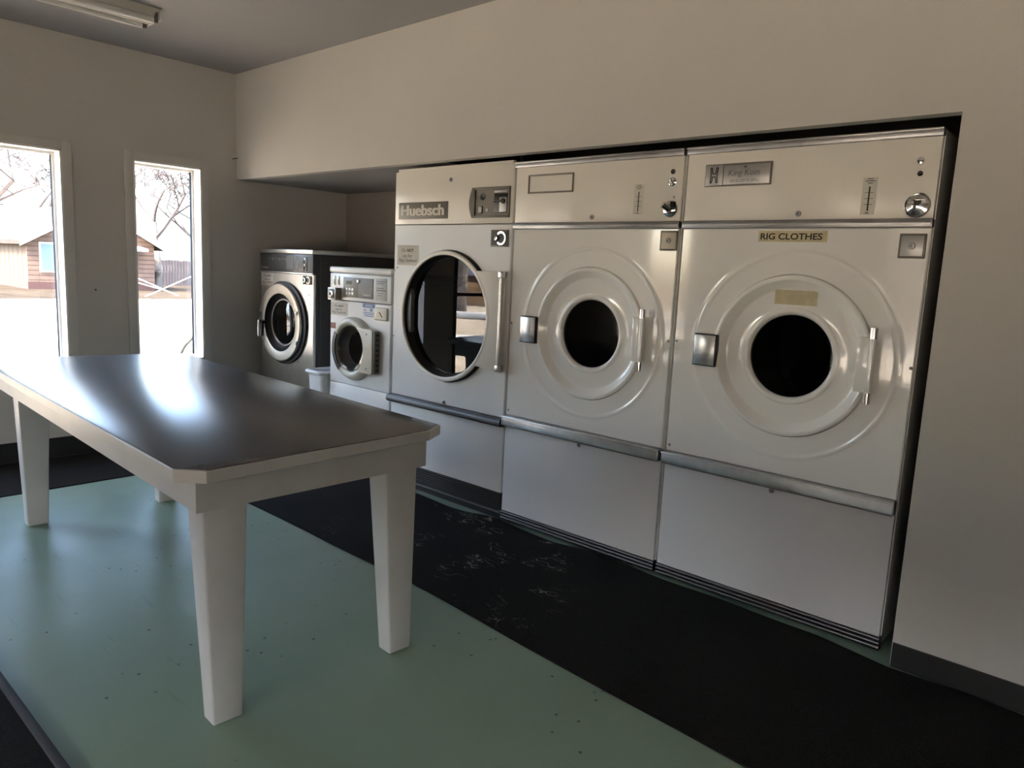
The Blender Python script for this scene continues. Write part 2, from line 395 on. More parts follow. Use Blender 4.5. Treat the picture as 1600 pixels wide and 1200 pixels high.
# ------------------------------------------------------------------ floor mats
def mat_strip(name, label, xs, yfront, yback, zf, group=None, ny=22):
    bm = MB(); G = []
    for x in xs:
        a, b = yfront(x), yback(x)
        G.append([bm.bm.verts.new((x, a + (b - a) * j / ny, zf(x, a + (b - a) * j / ny))) for j in range(ny + 1)])
    for p, q in zip(G, G[1:]):
        for j in range(ny): bm.bm.faces.new((p[j], q[j], q[j + 1], p[j + 1]))
    edge = [e for e in bm.bm.edges if e.is_boundary]
    r = bmesh.ops.extrude_edge_only(bm.bm, edges=edge)
    for v in r['geom']:
        if isinstance(v, bmesh.types.BMVert): v.co.z = .0005
    return tag(bm.build(name, M['carpet']), label, 'mat', group)
def lerp_pts(P):
    def f(x):
        if x <= P[0][0]: return P[0][1]
        for (a, b), (c, d_) in zip(P, P[1:]):
            if x <= c: return b + (d_ - b) * (x - a) / (c - a)
        return P[-1][1]
    return f
xs = [-4.64 + i * .03 for i in range(228)]
def bump(x, y):
    z = .007
    for bx, by, sx, sy, h in ((-2.66, -.09, .16, .07, .022), (-1.98, -.10, .18, .08, .022), (-3.1, -.14, .12, .08, .006)):
        z += h * math.exp(-((x - bx) / sx) ** 2 - ((y - by) / sy) ** 2)
    return z + .0015 * math.sin(x * 9 + y * 5)
mat_strip('carpet_runner', 'black carpet runner rippled and worn along the foot of the dryers', xs,
          lambda x: lerp_pts([(-4.7, -.885), (-3.7, -.887), (-2.33, -.9), (-1.1, -.985), (-.75, -1.005), (2.2, -1.03)])(x) + .003 * math.sin(x * 5.1),
          lambda x: lerp_pts([(-4.7, -.03), (-3.6, -.05), (-2.75, -.075), (-2.6, -.03), (-2.2, -.06), (-2.0, -.035), (-1.75, -.03), (-1.55, -.032), (-1.2, -.040), (-.9, -.048), (-.62, -.098), (-.2, -.093), (2.2, -.10)])(x) + .004 * math.sin(x * 13),
          bump)
mat_strip('carpet_runner', 'black carpet strip on the floor under the two tall windows', [-5.37 + i * .0335 for i in range(22)],
          lambda x: -2.28, lambda x: -.895, lambda x, y: .006)
em = mat_strip('entrance_mat', 'black entrance mat with a raised edge in the near left corner of the floor', [-5.3 + i * .1 for i in range(72)],
          lambda x: -4.6, lambda x: -2.330, lambda x, y: .006 + .006 * math.exp(-((y + 2.36) / .03) ** 2))
MB().box(-5.3, 1.8, -2.352, -2.326, .001, .016, .005).build('edge_binding', M['binding'], em)

# ------------------------------------------------------------------ shared machine bits
def screw(parent, x, z, y, r=.007, m='chromed', name='screw'):
    return MB().lathe([(r, -.002), (r, .002), (r * .75, .004), (r * .3, .003)], x, z, y, 16, True).build(name, M[m], parent)
def cam_lock(parent, x, z, y, r=.011):
    o = MB().lathe([(r, -.003), (r, .004), (r * .85, .006), (r * .6, .006), (r * .55, .003)], x, z, y, 20, True).build('lock', M['chromed'], parent)
    MB().box(x - r * .12, x + r * .12, y - .0046, y - .003, z - r * .4, z + r * .4).build('keyhole', M['black'], o)
    return o
def open_body(parent, W, D, H, m, y=.02, z0=0.0, t=.012):
    b = MB()
    b.box(0, t, y, D, z0, H).box(W - t, W, y, D, z0, H).box(t, W - t, D - t, D, z0, H).box(t, W - t, y, D - t, H - t, H).box(t, W - t, y, D - t, z0, z0 + t)
    return b.build('cabinet', m, parent, smooth=False)
def drum(parent, cx, cz, r, y0, y1, m):
    o = MB().lathe([(r * .98, -y0), (r, -y0 - .01), (r, -y1), (r * .4, -y1 - .01)], cx, cz, 0, 48, True).build('drum', m, parent)
    for k in range(3):
        a = .5 + k * 2 * PI / 3
        c, s_ = math.cos(a), math.sin(a)
        b = MB().tube([(cx + c * r * .93, y0 + .05, cz + s_ * r * .93), (cx + c * r * .93, y1 - .02, cz + s_ * r * .93)], .03, 8)
        b.build('baffle', m, o)
    return o
def warning_sign(parent, x0, x1, z0, z1, y):
    p = MB().box(x0, x1, y - .0008, y, z0, z1).build('paper_sign', M['paper'], parent, smooth=False)
    h = (z1 - z0); w_ = x1 - x0; yy = y - .0009
    text('Do', 'lettering', M['inkgrey'], p, x0 + w_ * .22, x0 + w_ * .40, z0 + h * .66, z0 + h * .82, yy, .0)
    text('NOT', 'lettering', M['ink'], p, x0 + w_ * .46, x0 + w_ * .76, z0 + h * .66, z0 + h * .82, yy, .018)
    text('use for', 'lettering', M['inkgrey'], p, x0 + w_ * .27, x0 + w_ * .70, z0 + h * .40, z0 + h * .56, yy)
    text('Rig Clothes!', 'lettering', M['inkgrey'], p, x0 + w_ * .10, x0 + w_ * .90, z0 + h * .12, z0 + h * .32, yy)
    return p

# ------------------------------------------------------------------ the two identical chrome-railed dryers
def rail(name, parent, W, z0, z1, out, m, x0=0.0):
    zc = (z0 + z1) / 2
    return MB().prism([(0, 0)] and [(x0, z0), (W, z0), (W, z1), (x0, z1)], .0, -out, .004).build(name, m, parent)
def chrome_dryer(label, X, variant, W=.968):
    t = thing('tumble_dryer', label, 'dryer', (X, 0, 0), group='tumble dryers built into the wall')
    open_body(t, W, .86, 1.90, M['enamel'], .02, .03)
    cx, cz = .511, 1.073
    cp = MB().box(.003, W - .003, 0, .02, 1.603, 1.878, .003).build('control_panel', M['enamel2'], t)
    MB().box(0, W, -.013, .02, 1.877, 1.906, .004).box(0, W, -.018, -.01, 1.898, 1.906, .002).build('top_rail', M['chromed'], t)
    MB().box(0, W, -.012, .02, 1.572, 1.603, .005).box(.004, W - .004, -.016, -.01, 1.580, 1.594, .002).build('middle_rail', M['chromed'], t)
    fp = MB().holed(.003, W - .003, .592, 1.572, cx, cz, [(.430, 0), (.4165, 0), (.4135, .0008), (.410, .0022), (.405, .0026), (.400, .0020), (.3965, .0006), (.394, 0.0), (.385, 0.0), (.33, 0.0), (.322, 0), (.322, -.04)]).build('front_panel', M['enamel'], t)
    dr = MB().lathe([(.321, -.01), (.3195, .004), (.317, .0085), (.312, .0105), (.304, .0105), (.3005, .0095), (.298, .0075), (.272, -.0145), (.2695, -.0165), (.266, -.0175), (.262, -.018), (.23, -.018), (.197, -.018),
                     (.1935, -.0172), (.190, -.0125), (.186, -.0105), (.178, -.0105), (.174, -.0115), (.171, -.0145), (.165, -.022), (.163, -.034)], cx, cz, 0, 96).build('door', M['enamel'], t)
    MB().lathe([(.164, -.026), (.164, -.023), (.155, -.0225)], cx, cz, 0, 64, True).build('door_glass', M['kglass'], dr)
    drum(t, cx, cz, .36, .06, .78, M['drumb'])
    # latch on the left
    lx = .118 if variant == 2 else .106
    la = MB().box(lx, lx + .095, -.034, 0, 1.0, 1.128, .003).build('latch', M['chrome'], t)
    MB().box(lx - .004, lx + .099, -.030, -.001, .996, 1.132, .002).build('latch_rim', M['black'], la)
    # hinge on the right
    hx = .838 if variant == 1 else .832
    hg = MB().box(hx - .055, hx - .006, -.034, -.002, .975, 1.178, .004).build('hinge', M['enamel'], t)
    MB().tube([(hx, -.038, .95), (hx, -.038, 1.20)], .0115, 16).build('hinge_rod', M['enamel'], hg)
    for z in (1.195, .957): MB().tube([(hx, -.038, z - .021), (hx, -.038, z + .019)], .0145, 16).build('hinge_cap', M['polish'], hg)
    # coin box door, top right of the panel
    ax, az = (.878, 1.476) if variant == 1 else (.868, 1.465)
    cb = MB().box(ax, ax + .087, -.006, 0, az, az + .086, .002).build('coin_box_frame', M['taupe'], t)
    MB().box(ax + .007, ax + .080, -.0085, -.001, az + .007, az + .079, .002).build('coin_box_plate', M['enamelt'] if variant == 1 else M['plate'], cb)
    cam_lock(cb, ax + .0435, az + .043, -.009, .012)
    # nameplate
    if variant == 1:
        n = MB(); a, b, c, e = .088, .376, 1.746, 1.838
        for q in ((a, b, c, c + .008), (a, b, e - .008, e), (a, a + .008, c, e), (b - .008, b, c, e)): n.box(q[0], q[1], -.006, 0, q[2], q[3], .002)
        n.build('nameplate_frame', M['taupel'], cp)
    else:
        a, b, c, e = .090, .376, 1.741, 1.831
        n = MB().box(a, b, -.007, 0, c, e, .002).build('nameplate_frame', M['taupe'], cp)
        n2 = MB().box(a + .004, a + .080, -.009, -.001, c + .004, e - .004, .001).box(a + .085, b - .005, -.0095, -.001, c + .005, e - .008, .001).build('nameplate', M['plate'], cp)
        # the H shaped emblem, drawn as an outline
        ex, ez = a + .042, (c + e) / 2
        H = [(-.017, .030), (-.010, .030), (-.006, .006), (.006, .006), (.010, .030), (.017, .030), (.013, 0), (.017, -.030), (.010, -.030), (.006, -.006), (-.006, -.006), (-.010, -.030), (-.017, -.030), (-.013, 0)]
        hb = MB(); pts = [(ex + p, -.0095, ez + q) for p, q in H]
        for p, q in zip(pts, pts[1:] + pts[:1]): hb.tube([p, q], .0019, 6)
        hb.build('emblem', M['ink'], n2)
        text('King Koin', 'lettering', M['inkgrey'], n2, a + .105, b - .048, c + .032, c + .063, -.0096, -.004, .15)
        lb = MB(); zz = c + .022
        for row, z in enumerate((c + .0215, c + .0155)):
            x = a + .115
            while x < b - .055:
                l = R.uniform(.012, .03); lb.box(x, min(x + l, b - .05), -.0102, -.0095, z, z + .0022); x += l + .005
        lb.box((a + b) / 2 + .028, (a + b) / 2 + .040, -.0102, -.0095, e - .021, e - .012)
        lb.build('small_print', M['inkgrey'], n2)
    # temperature scale
    tx, tz = (.724, 1.634) if variant == 1 else (.722, 1.618)
    sc = MB().box(tx, tx + .049, -.0015, 0, tz, tz + .133).build('temperature_scale', M['logow'], cp)
    sb = MB().box(tx + .0225, tx + .0275, -.0022, -.0014, tz + .014, tz + .100)
    for k in range(3): sb.box(tx + .010, tx + .040, -.0021, -.0014, tz + .036 + k * .021, tz + .0375 + k * .021)
    for k, (p, q) in enumerate(((.015, .035), (.008, .042), (.016, .034))): sb.box(tx + p, tx + q, -.0021, -.0014, tz + .126 - k * .0075, tz + .1285 - k * .0075)
    sb.box(tx + .018, tx + .030, -.0021, -.0014, tz + .005, tz + .008).build('scale_print', M['ink'], sc)
    # start button, pilot hole, coin dial
    if variant == 1:
        MB().lathe([(.011, -.002), (.011, .002), (.008, .001)], .915, 1.813, 0, 20, True).build('pilot_hole', M['black'], cp)
        MB().lathe([(.019, -.002), (.019, .003), (.014, .006), (.011, .005), (.008, .012), (.004, .013)], .916, 1.770, 0, 28, True).build('start_button', M['polish'], cp)
        dl = MB().lathe([(.037, -.002), (.036, .006), (.030, .012), (.012, .016), (.005, .016)], .915, 1.655, 0, 36, True).build('coin_dial', M['polish'], cp)
        MB().tube([(.915, -.014, 1.655), (.897, -.040, 1.672)], .016, 18).build('dial_knob', M['polish'], dl)
        MB().box(.922, .944, -.020, -.006, 1.650, 1.685, .003).build('coin_slot', M['black'], dl)
        MB().lathe([(.006, -.001), (.006, .003), (.003, .004)], .927, 1.705, 0, 14, True).build('screw', M['chromed'], cp)
    else:
        MB().lathe([(.013, -.002), (.013, .003), (.010, .008), (.004, .009)], .905, 1.799, 0, 24, True).build('start_button', M['polish'], cp)
        MB().lathe([(.009, -.002), (.009, .002), (.007, .001)], .907, 1.756, 0, 20, True).build('pilot_hole', M['black'], cp)
        dl = MB().lathe([(.043, -.002), (.043, .003), (.039, .007), (.036, .004), (.020, .008), (.004, .012)], .911, 1.648, 0, 40, True).build('coin_dial', M['polish'], cp)
        MB().box(.884, .938, -.022, -.006, 1.661, 1.669, .003).build('dial_lever', M['polish'], dl)
        MB().lathe([(.012, .006), (.012, .018), (.008, .02)], .913, 1.658, 0, 20, True).build('coin_slot', M['black'], dl)
    cam_lock(cp, .496, 1.626, 0, .011)
    # lower rail, lower panel, ribbed kick plate
    lr = MB().box(-.001, W - .001, -.034, .01, .537, .592, .007, 3).box(-.001, W - .001, -.037, -.03, .583, .590, .002).build('bumper_rail', M['chromeb'], t)
    lp = MB().box(.003, W - .003, .0, .02, .060, .537, .003).build('lower_panel', M['enaml'], t)
    cam_lock(lp, .502, .521, 0, .011)
    k = MB().box(0, W, .004, .03, .008, .060)
    for i in range(3): k.tube([(0, .002, .051 - i * .0165), (W, .002, .051 - i * .0165)], .0085, 12)
    k.build('kick_plate', M['kick'], t)
    for fx in (.05, W - .05):
        MB().tube([(fx, .06, 0), (fx, .06, .03)], .02, 12).build('foot', M['black'], t)
    for sx, sz in ((.014, 1.086), (W - .012, 1.08), (.02, .62)): screw(fp, sx, sz, 0, .006)
    if variant == 2:
        s_ = MB().box(.345, .615, -.0012, 0, 1.519, 1.561).build('sticker', M['tape'], fp, smooth=False)
        text('RIG CLOTHES', 'lettering', M['ink'], s_, .354, .597, 1.527, 1.552, -.0013, .018)
        MB().box(.43, .597, .0150, .0175, 1.276, 1.333).build('tape_patch', M['tape'], dr, smooth=False)
    return t
chrome_dryer('white tumble dryer with chrome rails and an empty nameplate frame, between the other two dryers', -2.632, 1)
chrome_dryer('white chrome-railed tumble dryer with RIG CLOTHES sticker, rightmost of the row', -1.650, 2)

# ------------------------------------------------------------------ the big dryer with the mirror-like door glass
def glass_dryer():
    t = thing('tumble_dryer', 'white tumble dryer with large round mirror-dark glass door and black bumper strip', 'dryer', (-3.605, 0, 0), group='tumble dryers built into the wall')
    W = .965; cx, cz = .482, 1.082
    open_body(t, W, .86, 1.905, M['enamelg'], .02, .03)
    MB().box(.02, W - .02, .006, .03, 1.90, 1.922, .002).build('top_strip', M['enamel2'], t)
    cp = MB().box(.003, W - .003, 0, .02, 1.601, 1.905, .004).build('control_panel', M['enamel2'], t)
    lg = MB().box(.040, .468, -.003, 0, 1.631, 1.727, .001).build('brand_plate', M['taupe'], cp)
    text('Huebsch', 'lettering', M['logow'], lg, .066, .436, 1.650, 1.712, -.0031, .012, fat=.0038)
    cam_lock(cp, .487, 1.843, 0, .012)
    # recessed coin panel with a bowed left end
    x0, x1, z0, z1 = .668, .942, 1.631, 1.790
    fr = MB()
    arcp = [(x0 - .022 * math.sin(PI * k / 10), z1 + (z0 - z1) * k / 10) for k in range(11)]
    fr.prism(arcp + [(x0 + .022, z0), (x0 + .022, z1)], 0, -.012, .001)
    fr.box(x0 + .022, x1, -.012, 0, z1 - .012, z1, .001).box(x0 + .022, x1, -.012, 0, z0, z0 + .012, .001).box(x1 - .010, x1, -.012, 0, z0 + .012, z1 - .012, .001)
    cpn = fr.build('coin_panel', M['taupe'], cp)
    MB().box(x0 + .022, x1 - .010, -.003, 0, z0 + .012, z1 - .012).build('coin_panel_face', M['taupel'], cpn, smooth=False)
    MB().lathe([(.018, 0), (.018, .006), (.012, .004)], x0 + .075, 1.742, 0, 24, True).build('timer_window', M['black'], cpn)
    MB().box(x0 + .048, x0 + .074, -.010, -.002, 1.658, 1.690, .002).build('rocker_switch', M['logow'], cpn)
    MB().box(x0 + .060, x0 + .076, -.0085, -.002, 1.655, 1.693, .002).build('switch_shadow_plate', M['black'], cpn)
    MB().lathe([(.011, 0), (.011, .006), (.006, .008)], x0 + .112, 1.674, 0, 20, True).build('push_button', M['plate'], cpn)
    MB().box(x0 + .160, x1 - .018, -.0055, -.002, 1.655, 1.755, .002).build('coin_slot_plate', M['black'], cpn)
    MB().box(x0 + .160, x1 - .022, -.006, -.002, 1.762, 1.773, .001).build('coin_label', M['plate'], cpn)
    MB().box(x0 + .200, x1 - .022, -.0065, -.002, 1.660, 1.735, .001).build('coin_return', M['plate'], cpn)
    MB().tube([(x0 + .225, -.012, 1.715), (x0 + .180, -.026, 1.712)], .005, 10).build('coin_lever', M['polish'], cpn)
    MB().lathe([(.014, .004), (.014, .014), (.009, .015)], x0 + .228, 1.716, 0, 20, True).build('lever_hub', M['black'], cpn)
    # front panel and door
    fp = MB().holed(.003, W - .003, .568, 1.598, cx, cz, [(.345, 0), (.345, -.05)]).build('front_panel', M['enamelg'], t)
    gk = MB().lathe([(.349, 0), (.376, .0), (.376, .012), (.352, .022)], cx + .01, cz, 0, 96).build('gasket_shadow_gap', M['rubber'], fp)  # black ring set off-centre; also draws the shadow gap behind the door
    dr = MB().lathe([(.352, .010), (.368, .014), (.372, .024), (.368, .033), (.358, .036), (.349, .033), (.346, .024)], cx, cz, 0, 96).build('door', M['enamel2'], t)
    MB().lathe([(.347, .026), (.342, .010), (.336, -.018), (.332, -.026), (.326, -.029), (.322, -.026)], cx, cz, 0, 96).build('door_tube', M['rubber'], dr)
    MB().lathe([(.331, -.027), (.331, -.023), (.322, -.0228)], cx, cz, 0, 96, True).build('door_glass', M['dglass'], dr)
    lt = MB().box(cx - .345, cx - .305, -.006, .024, .965, 1.225, .003).build('latch_block', M['greyp'], dr)
    # wing plate carrying the hinge
    wing = MB(); P = [(W - .018, .815), (W - .018, 1.352)]
    A = [math.radians(a) for a in range(47, -48, -5)]
    poly = [(cx + .364 * math.cos(a), cz + .364 * math.sin(a)) for a in A] + [(W - .02, .814), (W - .02, 1.352)]
    wing.prism(poly, -.010, -.032, .002).build('door_wing', M['enamel2'], dr)
    hg = MB().tube([(W - .026, -.040, .85), (W - .026, -.040, 1.32)], .011, 16).build('hinge_rod', M['chrome'], dr)
    for z in (.822, 1.318): MB().box(W - .042, W - .010, -.052, -.012, z, z + .034, .004).build('hinge_cap', M['chrome'], hg)
    drum(t, cx, cz, .40, .06, .78, M['drumb'])
    # coin box
    cb = MB().box(.815, .942, -.006, 0, 1.480, 1.568, .002).build('coin_box_frame', M['taupe'], t)
    MB().box(.822, .935, -.0075, -.001, 1.487, 1.561).build('coin_box_plate', M['black'], cb)
    MB().arc(.893, 1.524, .026, .036, -2.4, 2.4, -.011, -.007).build('coin_box_ring', M['polish'], cb)
    MB().lathe([(.012, .004), (.012, .016), (.008, .017), (.006, .012)], .862, 1.524, 0, 20, True).build('lock', M['polish'], cb)
    warning_sign(fp, .034, .230, 1.362, 1.480, 0)
    for sx, sz in ((.014, 1.33), (.014, .93), (.036, 1.345)): screw(fp, sx, sz, 0, .005)
    bs = MB()
    prof = [(-.0, .522), (-.028, .524), (-.036, .534), (-.036, .553), (-.026, .566), (.0, .568)]
    bs.hexa([(-.006, y, z) for y, z in prof], [(W, y, z) for y, z in prof]); bs.build('bumper_strip', M['bumper'], t)
    cam_lock(fp, .487, .583, 0, .011)
    MB().box(.003, W - .003, 0, .02, .150, .524, .003).build('lower_panel', M['enamelg'], t)
    k = MB().box(.003, W - .003, .010, .03, 0, .150)
    for i in range(6): k.box(.003, W - .003, .004, .012, .058 + i * .0145, .068 + i * .0145, .002)
    k.build('kick_plate', M['black'], t)
    MB().box(.003, W - .003, -.004, .012, .036, .041).build('kick_trim', M['chromed'], t)
glass_dryer()

# ------------------------------------------------------------------ small white washer
def small_washer():
    X, Y, F = -4.27, 0.0, 2.9 / 3.0
    t = thing('washing_machine', 'small white front-loading washer with cream round door, next to the glass-door dryer', 'washing machine', (X, Y, 0), group='washers in the alcove')
    sx = lambda x: x * F - X
    sz = lambda z: 1.357 + (z - 1.357) * F
    W = .648
    zl = sz(.53); zc0 = sz(1.103); zc1 = sz(1.287); zt = sz(1.332)
    open_body(t, W, .70, zc1 + .005, M['enamelg'], .02, .0)
    MB().box(-.002, W + .004, -.010, .70, zc1 + .004, zt, .012, 3).build('lid', M['enamelg'], t)
    cp = MB().box(.002, W, -.004, .02, zc0 + .004, zc1, .006).build('control_panel', M['enamelg'], t)
    cx, cz = sx(-4.128), sz(.790)
    r0 = .206
    fp = MB().holed(.002, W - .002, zl + .003, zc0, cx, cz, [(.165, 0), (.165, -.05)]).build('front_panel', M['enamelg'], t)
    lp = MB().box(.002, W - .002, 0, .02, .02, zl, .004).build('lower_panel', M['enamelg'], t)
    # display panel, instructions, coin unit
    a, b, c, e = sx(-4.257), sx(-3.928), sz(1.131), sz(1.264)
    dp = MB().box(a, b, -.007, 0, c, e, .002).build('display_panel', M['greyp'], cp)
    m_ = a + (b - a) * .5
    MB().box(a + .006, m_, -.0085, -.003, c + .006, e - .008, .002).build('display_plate', M['taupel'], dp)
    MB().box(a + .035, a + .095, -.0095, -.004, e - .045, e - .022).build('display_window', M['black'], dp)
    for i in range(3):
        for j in range(2): MB().box(a + .030 + i * .033, a + .053 + i * .033, -.0105, -.004, c + .016 + j * .026, c + .034 + j * .026, .002).build('button', M['plate'], dp)
    text('Huebsch', 'lettering', M['logow'], dp, b - .105, b - .025, c + .016, c + .033, -.0071, .02)
    MB().lathe([(.010, .005), (.010, .014), (.005, .016)], m_ + .006, e - .022, 0, 16, True).build('key_switch', M['polish'], dp)
    a, b, c, e = sx(-3.905), sx(-3.787), sz(1.127), sz(1.270)
    ip = MB().box(a, b, -.0055, 0, c, e, .001).build('instruction_panel', M['greyl'], cp)
    ib = MB()
    for i in range(5):
        if i != 2: ib.box(a + .012, b - .014 - (i % 2) * .02, -.0062, -.005, e - .022 - i * .014, e - .017 - i * .014)
    ib.box(a + .010, b - .01, -.0062, -.005, e - .078, e - .072).box(a + .025, a + .06, -.0062, -.005, c + .03, c + .034).box(a + .02, a + .075, -.0062, -.005, c + .045, c + .048)
    ib.build('small_print', M['inkgrey'], ip)
    for x in (-4.365, -4.319):
        q = sx(x); s_ = MB().box(q - .016, q + .014, -.008, 0, sz(1.205), sz(1.268), .003).build('coin_slot', M['plate'], cp)
        MB().box(q + .000, q + .008, -.0095, -.006, sz(1.212), sz(1.245)).build('slot_opening', M['black'], s_)
    a, b, c, e = .045, .130, sz(1.107), sz(1.188)
    cb = MB().box(a, b, -.045, 0, c, e, .004).build('coin_box', M['taupel'], cp)
    cf = MB().box(a - .002, b - .002, -.050, -.042, c - .001, e + .001, .002).build('coin_box_face', M['chromed'], cb)
    MB().box(a + .006, b - .010, -.0515, -.046, c + .007, e - .007, .001).build('coin_box_plate', M['black'], cf)
    MB().lathe([(.019, .046), (.019, .056), (.012, .058), (.010, .052)], (a + b) / 2 - .002, (c + e) / 2, 0, 20, True).build('lock', M['polish'], cb)
    warning_sign(fp, sx(-4.408), sx(-4.213), sz(1.0), sz(1.087), 0)
    a, b, c, e = sx(-4.042), sx(-3.912), sz(1.011), sz(1.100)
    nt_ = MB().box(a, b, -.001, 0, c, e).build('notice_label', M['paperw'], fp, smooth=False)
    nb = MB().box(a, b, -.0016, -.0008, e - .026, e).build('notice_header', M['blueink'], nt_, smooth=False)
    text('NOTICE', 'lettering', M['paperw'], nb, a + .028, b - .030, e - .020, e - .007, -.0017, .02)
    pb = MB().box(a + .012, a + .040, -.0015, -.0008, e - .046, e - .040).box(a + .075, a + .100, -.0015, -.0008, e - .048, e - .030)
    for i in range(3): pb.box(a + .008 + .006 * i, b - .010 - .004 * i, -.0015, -.0008, c + .026 - i * .011, c + .031 - i * .011)
    pb.build('small_print', M['blueink'], nt_)
    a, b, c, e = sx(-3.905), sx(-3.772), sz(.999), sz(1.083)
    cu = MB().box(a, b, -.014, 0, c, e, .008, 3).build('soap_dispenser', M['cream'], fp)
    mc = MB().prism([(a + .022, c + .016), (b - .024, c + .014), (b - .026, e - .018), (a + .052, e - .014), (a + .030, (c + e) / 2 + .005)], -.0125, -.0146).build('dispenser_cup', M['enamelt'], cu)
    MB().tube([(a + .055, -.016, e - .030), (a + .085, -.016, c + .022)], .003, 8).build('dispenser_hinge', M['taupe'], mc)
    MB().box(sx(-4.41), sx(-4.35), -.001, 0, sz(.905), sz(.945)).build('red_label', M['rust'], fp, smooth=False)
    # door
    dr = MB().lathe([(r0, .0), (r0, .022), (r0 - .010, .040), (r0 - .026, .048), (r0 - .042, .046), (.152, .036), (.148, .022)], cx, cz, 0, 80).build('door', M['cream'], t)
    a0, a1 = cx + .118, sx(-3.868)
    A = [math.radians(a) for a in range(58, -59, -6)]
    poly = [(cx + .158 * math.cos(a), cz + .168 * math.sin(a)) for a in A] + [(a1 - .012, cz - .142), (a1, cz - .130), (a1, cz + .130), (a1 - .012, cz + .142)]
    MB().prism(poly, -.004, -.052, .003).build('door_hinge_block', M['cream'], dr)
    hb = MB().box(a1 - .006, a1 + .016, -.046, -.002, cz - .135, cz + .135, .003)
    hb.build('hinge_strip', M['taupe'], dr)
    pv = MB()
    for i in range(8): pv.box(a1 + .012, a1 + .0175, -.034, -.014, cz - .122 + i * .032, cz - .106 + i * .032)
    pv.build('hinge_vents', M['black'], dr)
    for z in (-.11, .11): MB().lathe([(.006, .05), (.006, .054), (.003, .055)], a0 + .075, cz + z, 0, 14, True).build('screw', M['taupel'], dr)
    MB().arc(cx, cz, .156, .188, math.radians(148), math.radians(234), -.0490, -.030, 24).build('handle_recess_shade', M['bumper'], dr)  # dark arc laid on the ring, shade of the grip recess as colour
    MB().lathe([(.150, .030), (.146, .012), (.128, -.008), (.118, -.022), (.106, -.030)], cx, cz, 0, 64).build('door_seal', M['greyp'], dr)
    MB().lathe([(.150, .036), (.148, .040), (.130, .036), (.110, .010), (.09, -.006)], cx, cz, 0, 64, True).build('door_glass', M['bglass'], dr)
    drum(t, cx, cz, .20, .06, .55, M['drum'])
small_washer()

